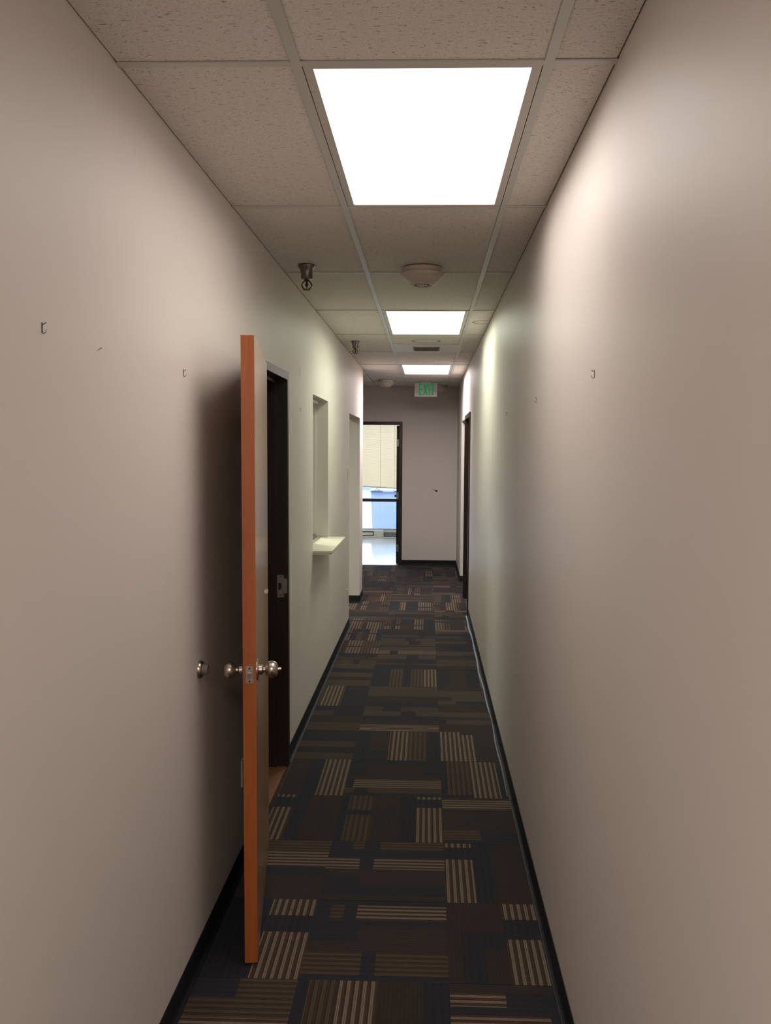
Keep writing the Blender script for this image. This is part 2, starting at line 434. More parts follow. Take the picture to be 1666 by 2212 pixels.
SPEC = {   # (column, row): (stripe direction, bands); column 0 starts at X=CX0, row 0 at Y=CY0
    (-1, -1): ('Y', S('0.08N;0.2D;0.25B;0.3K;0.17N')),
    (0, -1): ('X', S('0.2K;0.15K;0.34:0.62B,0.16N,0.22B;0.08N;0.14:0.36B,0.64N;0.09K')),
    (-2, -1): ('X', S('0.3K;0.3B;0.2:0.7D,0.3D;0.2:0.62N,0.38D')),
    (-1, 0): ('X', S('0.06N;0.27:0.4D,0.1N,0.5D;0.12K;0.2:0.35N,0.65K;0.08N;0.2:0.12N,0.1D,0.1N,0.68B;0.07N')),
    (0, 0): ('Y', S('0.1K;0.16:0.6N,0.4K;0.16:0.4K,0.2N,0.4K;0.3:0.52B,0.26N,0.22B;0.28K')),
    (-2, 0): ('Y', S('0.3K;0.2N;0.16N;0.34:0.55B,0.22N,0.23B')),
    (-1, 1): ('X', S('0.08K;0.17N;0.12:0.3N,0.7K;0.13K;0.2:0.28B,0.12N,0.6B;0.14N;0.16:0.2N,0.1D,0.14N,0.56D')),
    (0, 1): ('Y', S('0.24:0.7B,0.22N,0.08B;0.17N;0.46K;0.13D')),
    (-2, 1): ('X', S('0.2K;0.18K;0.14N;0.26B;0.22:0.4N,0.6D')),
    (-1, 2): ('Y', S('0.08N;0.25:0.55D,0.12N,0.33D;0.25K;0.16N;0.26:0.74B,0.2N,0.06B')),
    (0, 2): ('X', S('0.07N;0.2:0.34D,0.34N,0.32D;0.4K;0.05N;0.23B;0.05K')),
    (-2, 2): ('Y', S('0.34K;0.2:0.7B,0.24N,0.06B;0.14N;0.32K')),
    (-1, 3): ('X', S('0.08N;0.14:0.1D,0.14N,0.76D;0.22:0.08N,0.92B;0.12K;0.3:0.2N,0.6K,0.2N;0.14N')),
    (0, 3): ('Y', S('0.07N;0.26:0.08N,0.92D;0.28B;0.39:0.8N,0.2K')),
    (-2, 3): ('Y', S('0.34D;0.22K;0.15N;0.29B')),
    (-1, 4): ('Y', S('0.16N;0.24:0.3N,0.7K;0.25B;0.2D;0.15N')),
    (0, 4): ('Y', S('0.27B;0.14:0.9B,0.1N;0.59K')),
    (-2, 4): ('X', S('0.2D;0.2N;0.2:0.4D,0.6D;0.2N;0.2N')),
    (-1, 5): ('X', S('0.24B;0.2K;0.16N;0.2:0.5G,0.2N,0.3G;0.2:0.25D,0.25N,0.5D')),
    (0, 5): ('X', S('0.3K;0.18:0.1N,0.75G,0.15N;0.12K;0.2G;0.2K')),
    (-2, 5): ('X', S('0.3D;0.3K;0.2:0.6D,0.4N;0.2N')),
    (-1, 6): ('X', S('0.2N;0.3K;0.25G;0.25G')),
    (0, 6): ('X', S('0.15K;0.15:0.25G,0.75N;0.2:0.2K,0.8G;0.3G;0.2K')),
    (-2, 6): ('Y', S('0.35K;0.3B;0.35N')),
    (-1, 7): ('Y', S('0.28N;0.2D;0.12N;0.2D;0.2B')),
    (0, 7): ('Y', S('0.2N;0.25K;0.2N;0.35B')),
    (-2, 7): ('X', S('0.3G;0.2K;0.25G;0.25N')),
}
RECTS = [(XL, XR, YN, YE), (XFAR, XL, YLE, YE), (XR, 2.2, OR_[0], OR_[1]), (XL - WT, XL, OL[0], OL[1])]
def tile_patches(ix, iy, flip=False):
    if (ix, iy) in SPEC: d, bands = SPEC[(ix, iy)]
    else:
        random.seed(1000 + ix * 97 + iy * 131)
        d = random.choice('XXXYY'); bands = rnd_spec('Y' if d == 'Y' else 'X')
    x0, y0 = CX0 + ix * CT, CY0 + iy * CT
    out = []; v = 0.0
    for wv, segs in bands:
        u = 0.0
        for su, t in segs:
            if d == 'X': r = (x0 + u * CT, x0 + (u + su) * CT, y0 + v * CT, y0 + (v + wv) * CT)
            else: r = (x0 + v * CT, x0 + (v + wv) * CT, y0 + u * CT, y0 + (u + su) * CT)
            out.append((r, t)); u += su
        v += wv
    return d, out
G_ = 0.00025
for rect in RECTS:
    for ix in range(math.floor((rect[0] - CX0) / CT), math.ceil((rect[1] - CX0) / CT)):
        for iy in range(math.floor((rect[2] - CY0) / CT), math.ceil((rect[3] - CY0) / CT)):
            tx0, tx1 = CX0 + ix * CT, CX0 + (ix + 1) * CT; ty0, ty1 = CY0 + iy * CT, CY0 + (iy + 1) * CT
            cx0, cx1 = max(tx0 + G_, rect[0]), min(tx1 - G_, rect[1]); cy0, cy1 = max(ty0 + G_, rect[2]), min(ty1 - G_, rect[3])
            if cx1 - cx0 < 0.005 or cy1 - cy0 < 0.005: continue
            d, pts = tile_patches(ix, iy)
            random.seed(ix * 7 + iy * 13); dz = random.uniform(-0.0006, 0.0004)
            vs_, fs, mi, uvs = [], [], [], []
            for (a, b, c, e), t in pts:
                a, b, c, e = max(a, cx0), min(b, cx1), max(c, cy0), min(e, cy1)
                if b - a < 1e-4 or e - c < 1e-4: continue
                k = len(vs_); q = [(a, c), (b, c), (b, e), (a, e)]
                vs_ += [(x, y, dz) for x, y in q]; fs.append([k, k + 1, k + 2, k + 3]); mi.append(CMI[t])
                for x, y in q:
                    lx, ly = x - tx0, y - ty0
                    uvs.append((lx, ly) if d == 'X' else (ly, lx))
            k = len(vs_); q = [(cx0, cy0), (cx1, cy0), (cx1, cy1), (cx0, cy1)]
            vs_ += [(x, y, dz) for x, y in q] + [(x, y, -0.008) for x, y in q]
            for i in range(4):
                j = (i + 1) % 4; fs.append([k + 4 + i, k + 4 + j, k + j, k + i]); mi.append(CMI['N']); uvs += [(0, 0)] * 4
            me = bpy.data.meshes.new('carpet_tile'); me.from_pydata(vs_, [], fs)
            for kk in 'BDNKG': me.materials.append(MATS[CM[kk]])
            uvl = me.uv_layers.new(name='UVMap')
            for i, pl in enumerate(me.polygons): pl.material_index = mi[i]
            for i, uvv in enumerate(uvs): uvl.data[i].uv = uvv
            put('carpet_tile', me, floor)
put('floor_side_room', MB().box(XFAR, XL - 0.001, DL[0] + 0.002, 5.1, -0.007, -0.001).box(XFAR, XL - WT - 0.001, 3.0, DL[0] + 0.002, -0.007, -0.001).mesh('floor_side_room', 'wood_vinyl'),
    label='reddish brown wood-look floor in the dark side room', cat='floor', kind='structure')
put('floor_office', MB().box(XFAR, XL - WT - 0.001, 5.2, YLE - 0.121, -0.007, -0.0005).mesh('floor_office', 'carpet_plain'),
    label='plain dark floor of the office behind the pass-through', cat='floor', kind='structure')
put('floor_lobby', MB().box(XFAR, 2.2, YE + 0.001, YW, -0.12, -0.002).mesh('floor_lobby', 'vinyl_floor'),
    label='glossy white vinyl floor of the daylit lobby beyond the end door', cat='floor', kind='structure')

# ------------------------------------------------------------------ ceiling: slab, tees, tiles
mb = MB().box(XFAR - 0.1, 2.3, YN - 0.1, YW + 0.1, TOP, TOP + 0.12)
ceiling = put('ceiling', mb.mesh('ceiling', 'fixture_white'), label='suspended ceiling of fissured off-white tiles in white metal grid', cat='ceiling', kind='structure')
TW = 0.012
ROWS = [Y0 + k * TILE for k in range(-4, 9)]
def tee(name, x0, x1, y0, y1):
    mb = MB().box(x0, x1, y0, y1, CZ, CZ + 0.0035)
    if x1 - x0 < y1 - y0: mb.box((x0 + x1) / 2 - 0.002, (x0 + x1) / 2 + 0.002, y0, y1, CZ + 0.0035, CZ + 0.03)
    else: mb.box(x0, x1, (y0 + y1) / 2 - 0.002, (y0 + y1) / 2 + 0.002, CZ + 0.0035, CZ + 0.03)
    put(name, mb.mesh(name, 'tee_white'), ceiling)
for x in (XT, XT2): tee('main_tee', x - TW, x + TW, YN, YE)
for n in range(1, 5): x = XT - 0.6096 * n; tee('main_tee', x - TW, x + TW, YLE, YE)
for y in ROWS:
    if y < YN: continue
    tee('cross_tee', XL, XT - TW, y - TW, y + TW); tee('cross_tee', XT + TW, XT2 - TW, y - TW, y + TW); tee('cross_tee', XT2 + TW, XR, y - TW, y + TW)
    if y > YLE:
        for n in range(4): x = XT - 0.6096 * n; tee('cross_tee', x - 0.6096 + TW, (x - TW) if n else XL, y - TW, y + TW)
Y_VENT = Y0 + 4 * TILE + 0.6096; Y_HALF = Y0 + 7 * TILE + 0.6096
for y in (Y_VENT, Y_HALF): tee('cross_tee', XT + TW, XT2 - TW, y - TW, y + TW)
tee('cross_tee', XT2 + TW, XR, Y_HALF - TW, Y_HALF + TW)
random.seed(5)
def ctile(x0, x1, y0, y1, mat='ceiling_tile'):
    z = CZ + 0.0042
    zs = [z + random.uniform(0, 0.0007) for _ in range(4)]
    mb = MB(); mb.v = [(x0, y0, zs[0]), (x1, y0, zs[1]), (x1, y1, zs[2]), (x0, y1, zs[3])] + [(x0, y0, z + .016), (x1, y0, z + .016), (x1, y1, z + .016), (x0, y1, z + .016)]
    mb.f = [[3, 2, 1, 0], [4, 5, 6, 7], [0, 1, 5, 4], [1, 2, 6, 5], [2, 3, 7, 6], [3, 0, 4, 7]]
    put('ceiling_tile', mb.mesh('ceiling_tile', mat), ceiling)
E_ = 0.004
Ys = [YN] + [y for y in ROWS if y > YN] + [YE]
for i in range(len(Ys) - 1):
    a, b = Ys[i] + E_, Ys[i + 1] - E_
    k = round((Ys[i] - Y0) / TILE) if i else -5
    ctile(XL + E_, XT - E_, a, b)
    if k in (7,): ctile(XT2 + E_, XR - E_, a, Y_HALF - E_); ctile(XT2 + E_, XR - E_, Y_HALF + E_, b)
    else: ctile(XT2 + E_, XR - E_, a, b, 'tile_stained_side' if k == 3 else 'ceiling_tile')
    if k in (-3, 0, 3, 6): pass
    elif k == 4: ctile(XT + E_, XT2 - E_, a, Y_VENT - E_, 'tile_stained_mid')
    elif k == 7: ctile(XT + E_, XT2 - E_, a, Y_HALF - E_); ctile(XT + E_, XT2 - E_, Y_HALF + E_, b)
    else: ctile(XT + E_, XT2 - E_, a, b)
    if b > YLE:
        for n in range(4):
            x = XT - 0.6096 * n
            ctile(x - 0.6096 + E_, (x - E_) if n else XL - E_, max(a, YLE + E_), b)

# ------------------------------------------------------------------ light panels
def ceiling_light(k, lens, label, watts, tint, rect=None, cz=CZ):
    ya, yb = Y0 + k * TILE + TW, Y0 + (k + 1) * TILE - TW
    xa, xb = XT + TW, XT2 - TW
    if rect: xa, xb, ya, yb = rect
    t = empty('ceiling_light', ((xa + xb) / 2, (ya + yb) / 2, cz), label=label, cat='ceiling light', group='fluorescent light panels in the ceiling')
    z0, z1 = cz + 0.001, cz + 0.012
    fr = MB(); fx, fy = 0.026, 0.016
    fr.box(xa + 0.002, xa + fx, ya + 0.002, yb - 0.002, z0, z1).box(xb - fx, xb - 0.002, ya + 0.002, yb - 0.002, z0, z1)
    fr.box(xa + fx, xb - fx, ya + 0.002, ya + fy, z0, z1).box(xa + fx, xb - fx, yb - fy, yb - 0.002, z0, z1)
    part('frame', fr, 'fixture_white', t, 0.001)
    part('lens', MB().box(xa + fx, xb - fx, ya + fy, yb - fy, cz + 0.005, cz + 0.009), lens, t)
    part('housing', MB().box(xa + 0.004, xb - 0.004, ya + 0.004, yb - 0.004, cz + 0.0125, cz + 0.036), 'fixture_white', t)
    ld = bpy.data.lights.new('tube_light', 'AREA'); ld.shape = 'RECTANGLE'
    ld.size, ld.size_y = xb - xa - 2 * fx - 0.01, yb - ya - 2 * fy - 0.01
    ld.energy = watts; ld.color = tint; ld.spread = SPREAD
    lo = bpy.data.objects.new('tube_light', ld); COL.objects.link(lo); lo.parent = t; lo.location = (0, 0, 0.003)
    for y in (ya + 0.16, yb - 0.16):
        part('latch', MB().box(xa + 0.004, xa + 0.016, y - 0.012, y + 0.012, cz - 0.001, cz + 0.001), 'fixture_white', t)
ceiling_light(0, 'lens_rose', 'large warm-white light panel nearest the camera', LAMP[0], (1.0, 0.915, 0.86))
ceiling_light(3, 'lens_green', 'greenish-white light panel in the middle of the corridor ceiling', LAMP[1], (0.93, 1.0, 0.80))
ceiling_light(6, 'lens_pink', 'small-looking pinkish-white light panel nearest the exit sign', LAMP[2], (1.0, 0.91, 0.90))

ceiling_light(-3, 'lens_back', 'light panel in the ceiling behind the viewpoint', LAMP[3], (1.0, 0.915, 0.86))
ceiling_light(0, 'lens_office', 'light panel in the office behind the pass-through window', LAMP[4], (0.97, 1.0, 0.88), (-2.2, -1.62, 6.6, 7.8), TOP - 0.037)
ceiling_light(0, 'lens_office', 'light panel in the lobby ceiling beyond the end door', LAMP[5], (0.97, 1.0, 0.9), (-1.6, -0.4, 14.6, 15.2), TOP - 0.037)

# ------------------------------------------------------------------ vent panel
t = empty('air_vent', (XT + 0.3048, Y_VENT + 0.3, CZ), label='white ceiling air vent panel with dusty dark grille', cat='vent')
part('panel', MB().box(XT + TW, XT2 - TW, Y_VENT + TW, Y0 + 5 * TILE - TW, CZ + 0.0005, CZ + 0.004), 'vent_panel', t)
gx0, gx1, gy0, gy1 = -0.139, 0.100, 7.80, 8.05
part('grille_frame', MB().box(gx0, gx1, gy0, gy0 + 0.012, CZ - 0.006, CZ).box(gx0, gx1, gy1 - 0.012, gy1, CZ - 0.006, CZ).box(gx0, gx0 + 0.012, gy0 + .012, gy1 - .012, CZ - 0.006, CZ).box(gx1 - 0.012, gx1, gy0 + .012, gy1 - .012, CZ - 0.006, CZ), 'rubber_grey', t)
part('duct_opening', MB().box(gx0 + .012, gx1 - .012, gy0 + .012, gy1 - .012, CZ - 0.0005, CZ + 0.0004), 'dark_hole', t)
for i in range(8):
    y = gy0 + 0.03 + i * 0.027
    s = MB().prism([(y - 0.010, CZ - 0.001), (y - 0.009, CZ - 0.0005), (y + 0.008, CZ - 0.009), (y + 0.007, CZ - 0.0095)], 'x', gx0 + .012, gx1 - .012)
    part('louvre_blade', s, 'rubber_grey', t)

# ------------------------------------------------------------------ door frames
def frame_x(name, xin, xout, Yo0, Yo1, zt, face, stop_x, label, mat='brown_metal'):
    """door frame in a wall of constant x; xin..xout = depth range"""
    t = empty(name, ((xin + xout) / 2, (Yo0 + Yo1) / 2, 0), label=label, cat='door frame', kind='structure')
    part('jamb', MB().box(xin, xout, Yo0 + 0.001, Yo0 + face, 0.001, zt - face), mat, t, 0.002)
    part('jamb', MB().box(xin, xout, Yo1 - face, Yo1 - 0.001, 0.001, zt - face), mat, t, 0.002)
    part('head', MB().box(xin, xout, Yo0 + 0.001, Yo1 - 0.001, zt - face, zt - 0.001), mat, t, 0.002)
    s0, s1 = stop_x
    part('stop', MB().box(s0, s1, Yo0 + face, Yo0 + face + 0.016, 0.001, zt - face), mat, t)
    part('stop', MB().box(s0, s1, Yo1 - face - 0.016, Yo1 - face, 0.001, zt - face), mat, t)
    part('stop', MB().box(s0, s1, Yo0 + face + 0.016, Yo1 - face - 0.016, zt - face - 0.016, zt - face), mat, t)
    return t
tr1 = frame_x('trim_1', XL - WT - 0.012, XL + 0.012, DL[0], DL[1], DL[2], 0.045, (XL - WT + 0.03, XL - 0.052),
              'dark brown metal frame of the left doorway behind the open wooden door')
yj = DL[1] - 0.045
sp = part('strike_plate', MB().prism([(-0.812, 0.945), (-0.776, 0.945), (-0.776, 0.965), (-0.757, 0.968), (-0.757, 1.046), (-0.776, 1.049), (-0.776, 1.068), (-0.812, 1.068)], 'y', yj - 0.0025, yj - 0.0002), 'dull_steel', tr1, label='steel strike plate')
part('bolt_hole', MB().prism([(-0.806, 0.990), (-0.799, 0.984), (-0.790, 0.990), (-0.788, 1.006), (-0.790, 1.020), (-0.799, 1.026), (-0.806, 1.020)], 'y', yj - 0.0032, yj - 0.0024), 'dark_hole', sp)
for z in (0.955, 1.058):
    part('screw', MB().lathe([(0.0, 0.001), (0.0035, 0.0008), (0.004, 0)], (-0.794, yj - 0.0026, z), (0, -1, 0), 10), 'chrome_worn', sp)
tr2 = frame_x('trim_2', XR - 0.012, XR + WT + 0.012, DR[0], DR[1], DR[2], 0.05, (XR + 0.05, XR + 0.09),
              'dark brown metal door frame in the right wall near the exit')
# closed door in the right frame
t = empty('door_2', (XR + 0.11, (DR[0] + DR[1]) / 2, 0), label='dark brown closed door set deep in the right wall frame', cat='door', kind='structure')
part('door_leaf', MB().box(XR + 0.091, XR + 0.135, DR[0] + 0.054, DR[1] - 0.054, 0.008, DR[2] - 0.054), 'dark_door', t, 0.002)
part('knob', MB().lathe([(0.032, 0), (0.032, 0.006), (0.012, 0.010), (0.011, 0.028), (0.020, 0.034), (0.027, 0.046), (0.024, 0.060), (0.010, 0.066), (0, 0.066)], (XR + 0.091, DR[0] + 0.12, 1.0), (-1, 0, 0)), 'satin_nickel', t)

# end doorway frame
t = empty('trim_3', ((DE[0] + DE[1]) / 2, YE + 0.06, 0), label='dark brown metal frame of the doorway at the corridor end', cat='door frame', kind='structure')
fy0, fy1, fc = YE - 0.012, YE + 0.132, 0.05
part('jamb', MB().box(DE[0] + .001, DE[0] + fc, fy0, fy1, 0.001, DE[2] - fc), 'brown_metal', t, 0.002)
part('jamb', MB().box(DE[1] - fc, DE[1] - .001, fy0, fy1, 0.001, DE[2] - fc), 'brown_metal', t, 0.002)
part('head', MB().box(DE[0] + .001, DE[1] - .001, fy0, fy1, DE[2] - fc, DE[2] - .001), 'brown_metal', t, 0.002)
part('threshold', MB().box(DE[0] + fc, DE[1] - fc, YE, YE + 0.12, -0.002, 0.004), 'dull_steel', t, 0.001)
# end door leaf, swung into the lobby
t = empty('door_3', (-0.447, YE + 0.14, 0), label='dark brown door standing open into the bright lobby, seen edge-on', cat='door', kind='structure')
part('door_leaf', MB().box(-0.468, -0.426, YE + 0.136, YE + 0.136 + 0.91, 0.010, DE[2] - fc - 0.004), 'dark_door', t, 0.002)
for z in (1.85, 1.05, 0.25):
    h = part('hinge', MB().box(-0.462, -0.430, YE + 0.1335, YE + 0.1358, z - 0.055, z + 0.055), 'dull_steel', t)
    part('hinge_pin', MB().lathe([(0.0, -0.058), (0.006, -0.056), (0.006, 0.056), (0.0, 0.058)], (-0.428, YE + 0.134, z), (0, 0, 1), 10), 'dull_steel', h)
for sx in (-1, 1):
    xk = -0.468 if sx < 0 else -0.426
    part('knob', MB().lathe([(0.032, 0), (0.032, 0.006), (0.012, 0.010), (0.011, 0.028), (0.020, 0.034), (0.027, 0.046), (0.024, 0.060), (0.010, 0.066), (0, 0.066)], (xk, YE + 0.136 + 0.84, 1.0), (sx, 0, 0)), 'satin_nickel', t)

# ------------------------------------------------------------------ open wooden door on the left
P0 = Vector((-0.561, 2.75, 0)); P1 = Vector((-0.690, 3.646, 0))
dv = (P1 - P0); LW = dv.length; dv.normalize()
nv = Vector((dv.y, -dv.x, 0))     # towards the corridor
door = empty('door_1', (P1.x, P1.y, 0), label='open wooden door with orange-brown edge and nickel knobs on the left', cat='door', kind='structure')
DM = Matrix(((-dv.x, nv.x, 0, 0), (-dv.y, nv.y, 0, 0), (0, 0, 1, 0), (0, 0, 0, 1)))  # local x: hinge to latch, local y: out of the corridor face
def dpart(name, mb, mat, bevel=0.0, parent=None, label=None):
    o = put(name, mb.mesh(name, mat, bevel), parent or door, label=label)
    o.data.transform(DM); return o
TH = 0.0435; ZT = 2.117
leaf = dpart('door_leaf', MB().box(0.004, LW - 0.004, -TH, 0, 0.010, ZT), 'veneer', 0.0008)
dpart('edge_band', MB().box(LW - 0.004, LW, -TH, 0, 0.010, ZT), 'edge_wood', 0.0012, label='orange-brown stained door edge')
dpart('edge_band', MB().box(0, 0.004, -TH, 0, 0.010, ZT), 'edge_wood', 0.0)
KZ = 1.006; KX = LW - 0.066
kprof = [(0.036, 0.0), (0.036, 0.002), (0.033, 0.0045), (0.0175, 0.0065), (0.0170, 0.0165), (0.0145, 0.019), (0.0105, 0.021), (0.0105, 0.0265), (0.016, 0.029), (0.0225, 0.033), (0.0270, 0.039), (0.0288, 0.046), (0.0285, 0.054), (0.0260, 0.0605), (0.0215, 0.066), (0.0150, 0.0685), (0.008, 0.0695), (0, 0.0697)]
kn = dpart('knob', MB().lathe(kprof, (KX, 0, KZ), (0, 1, 0), 32), 'satin_nickel', label='round satin nickel door knob')
dpart('lock_button', MB().lathe([(0.006, 0.0685), (0.006, 0.077), (0.0045, 0.081), (0, 0.081)], (KX, 0, KZ), (0, 1, 0), 16), 'satin_nickel', parent=kn)
kn2 = dpart('knob', MB().lathe(kprof, (KX, -TH, KZ), (0, -1, 0), 32), 'satin_nickel', label='round satin nickel door knob')
lp = dpart('latch_plate', MB().box(LW + 0.0001, LW + 0.002, -TH / 2 - 0.0125, -TH / 2 + 0.0125, KZ - 0.0285, KZ + 0.0285), 'dull_steel', 0.0006, label='steel latch plate')
dpart('latch_bolt', MB().prism([(LW + 0.002, -TH / 2 - 0.006), (LW + 0.011, -TH / 2 - 0.006), (LW + 0.004, -TH / 2 + 0.006), (LW + 0.002, -TH / 2 + 0.006)], 'z', KZ - 0.011, KZ + 0.007), 'satin_nickel', parent=lp)
for z in (KZ + 0.022, KZ - 0.022):
    dpart('screw', MB().lathe([(0.003, 0), (0.003, 0.0006), (0, 0.001)], (LW + 0.002, -TH / 2, z), (1, 0, 0), 10), 'dark_hole', parent=lp)
for z in (1.86, 1.06, 0.26):
    h = dpart('hinge', MB().lathe([(0, -0.055), (0.006, -0.053), (0.006, 0.053), (0, 0.055)], (-0.005, -TH - 0.004, z), (0, 0, 1), 12), 'dull_steel')
    dpart('hinge_leaf', MB().box(-0.0025, -0.0002, -TH + 0.002, -0.010, z - 0.052, z + 0.052), 'dull_steel', parent=h)
dpart('tape', MB().prism([(0.010, 1.128), (0.28, 1.170), (0.30, 1.178), (0.285, 1.186), (0.14, 1.166), (0.012, 1.144)], 'y', 0.0002, 0.0012), 'tape_white', label='white scrap of tape')

# ------------------------------------------------------------------ pass-through window and shelf
t = empty('window_1', (XL - 0.07, (PW[0] + PW[1]) / 2, PW[2]), label='narrow pass-through window with sliding glass in the left wall', cat='window', kind='structure')
xg = XL - 0.098
part('track', MB().box(xg - 0.030, xg + 0.040, PW[0] + .001, PW[1] - .001, PW[2] + 0.0155, PW[2] + 0.020).box(xg + 0.034, xg + 0.040, PW[0] + .001, PW[1] - .10, PW[2] + 0.020, PW[2] + 0.034).box(xg + 0.002, xg + 0.006, PW[0] + .001, PW[1] - .001, PW[2] + 0.020, PW[2] + 0.036).box(xg - 0.030, xg - 0.026, PW[0] + .001, PW[1] - .001, PW[2] + 0.020, PW[2] + 0.036), 'dull_steel', t)
part('track', MB().box(xg - 0.030, xg + 0.040, PW[0] + .001, PW[1] - .16, PW[3] - 0.010, PW[3] - 0.001).box(xg + 0.034, xg + 0.040, PW[0] + .001, PW[1] - .16, PW[3] - 0.030, PW[3] - 0.010).box(xg - 0.030, xg - 0.026, PW[0] + .001, PW[1] - .16, PW[3] - 0.030, PW[3] - 0.010), 'dull_steel', t)
part('jamb_channel', MB().box(xg - 0.030, xg + 0.004, PW[1] - 0.012, PW[1] - .001, PW[2] + 0.036, PW[3] - 0.010), 'white_paint', t)
part('pane', MB().box(xg - 0.014, xg - 0.009, PW[0] + .004, PW[0] + 0.46, PW[2] + 0.021, PW[3] - 0.011), 'glass', t)
part('pane', MB().box(xg + 0.016, xg + 0.021, PW[0] + .004, PW[0] + 0.44, PW[2] + 0.021, PW[3] - 0.011), 'glass', t)
part('finger_pull', MB().box(xg + 0.010, xg + 0.030, PW[0] + 0.44, PW[0] + 0.455, PW[2] + 0.022, PW[2] + 0.080), 'dull_steel', t, 0.001)
for yy, zz in ((PW[1] - 0.0135, 1.762), (PW[1] - 0.0135, 1.790)):
    part('screw', MB().lathe([(0.004, 0), (0.004, 0.001), (0, 0.002)], (XL - (0.094 if zz < 1.77 else 0.060), PW[1] - (0.012 if zz < 1.77 else 0.001), zz), (0, -1, 0), 10), 'tape_white', t)
# shelf: slab through the opening, rounded near corner
sx = -0.634; rr = 0.022; pts = [(XL - WT + 0.002, PW[0] + 0.002), (XL, PW[0] + 0.002), (XL, PW[0] - 0.012)]
for k in range(7):
    a = -math.pi / 2 + k / 6 * math.pi / 2; pts.append((sx - rr + rr * math.cos(a), PW[0] - 0.012 + rr + rr * math.sin(a)))
for k in range(5):
    a = k / 4 * math.pi / 2; pts.append((sx - 0.010 + 0.010 * math.cos(a), PW[1] + 0.055 - 0.010 + 0.010 * math.sin(a)))
pts += [(XL, PW[1] + 0.055), (XL, PW[1] - 0.002), (XL - WT + 0.002, PW[1] - 0.002)]
sh = empty('counter_shelf', (-0.70, 6.1, 1.05), label='cream laminate transaction shelf below the pass-through window', cat='shelf')
part('shelf_top', MB().prism(pts, 'z', PW[2] + 0.001, PW[2] + 0.015), 'laminate', sh, 0.0012)
pts2 = [(x - 0.008 if x > XL else x, y + (0.006 if y < 6 else -0.006)) for x, y in pts[1:-2] if x > XL - 0.001]
part('shelf_underside', MB().prism([(max(x, XL + 0.0005), y) for x, y in pts2], 'z', PW[2] - 0.012, PW[2] + 0.001), 'laminate', sh)
# ------------------------------------------------------------------ baseboards (cove base with toe)
BH = 0.086
def cove(sgn, wallpos):   # profile in (across, z); sgn = direction away from the wall
    return [(wallpos + sgn * a, z) for a, z in ((0.0005, 0.0005), (0.0005, BH), (0.003, BH), (0.004, BH - 0.004), (0.004, 0.018), (0.007, 0.009), (0.014, 0.004), (0.018, 0.003), (0.018, 0.0005))]
def base_y(name, wallpos, sgn, runs, label):
    mb = MB()
    for a, b in runs: mb.prism(cove(sgn, wallpos), 'y', a, b)
    return put(name, mb.mesh(name, 'rubber_base'), label=label, cat='baseboard', kind='structure')
base_y('baseboard_left', XL, 1, [(YN, DL[0] - 0.001), (DL[1] + 0.001, OL[0]), (OL[1] - 0.004, YLE + 0.004)], 'black rubber cove base along the left wall')
br = base_y('baseboard_right', XR, -1, [(YN, DR[0] - 0.001), (DR[1] + 0.001, OR_[0]), (OR_[1] - 0.004, YE - 0.02)], 'black rubber cove base along the right wall')
mb = MB().prism(cove(-1, YE), 'x', DE[1] + 0.001, XR - 0.004).prism(cove(-1, YE), 'x', XFAR, DE[0] - 0.001)
put('baseboard_end', mb.mesh('baseboard_end', 'rubber_base'), label='black rubber cove base along the end wall', cat='baseboard', kind='structure')
mb = MB().prism(cove(-1, OL[1]), 'x', XL - WT, XL + 0.004)
put('baseboard_opening', mb.mesh('baseboard_opening', 'rubber_base'), label='black cove base inside the plain opening of the left wall', cat='baseboard', kind='structure')
mb = MB().prism(cove(-1, OR_[1]), 'x', XR - 0.004, XR + WT)
put('baseboard_side', mb.mesh('baseboard_side', 'rubber_base'), label='black cove base on the stub of wall beyond the brown right door frame', cat='baseboard', kind='structure')
# pale strip standing in for daylight reflected off the lifted right base toe
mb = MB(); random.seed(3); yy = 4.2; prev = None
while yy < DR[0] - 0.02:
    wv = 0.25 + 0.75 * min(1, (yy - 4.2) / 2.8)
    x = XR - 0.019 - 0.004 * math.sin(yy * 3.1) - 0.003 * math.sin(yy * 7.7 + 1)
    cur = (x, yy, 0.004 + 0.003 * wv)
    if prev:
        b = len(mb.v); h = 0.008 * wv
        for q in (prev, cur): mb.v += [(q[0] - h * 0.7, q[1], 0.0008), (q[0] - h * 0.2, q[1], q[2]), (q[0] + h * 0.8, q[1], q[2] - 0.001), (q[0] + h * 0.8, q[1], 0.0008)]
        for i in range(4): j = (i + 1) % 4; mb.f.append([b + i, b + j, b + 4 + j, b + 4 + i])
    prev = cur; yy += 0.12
part('toe_reflection', mb, 'reflection_pale', br, label='pale strip painted as daylight reflected off the lifted edge of the base')

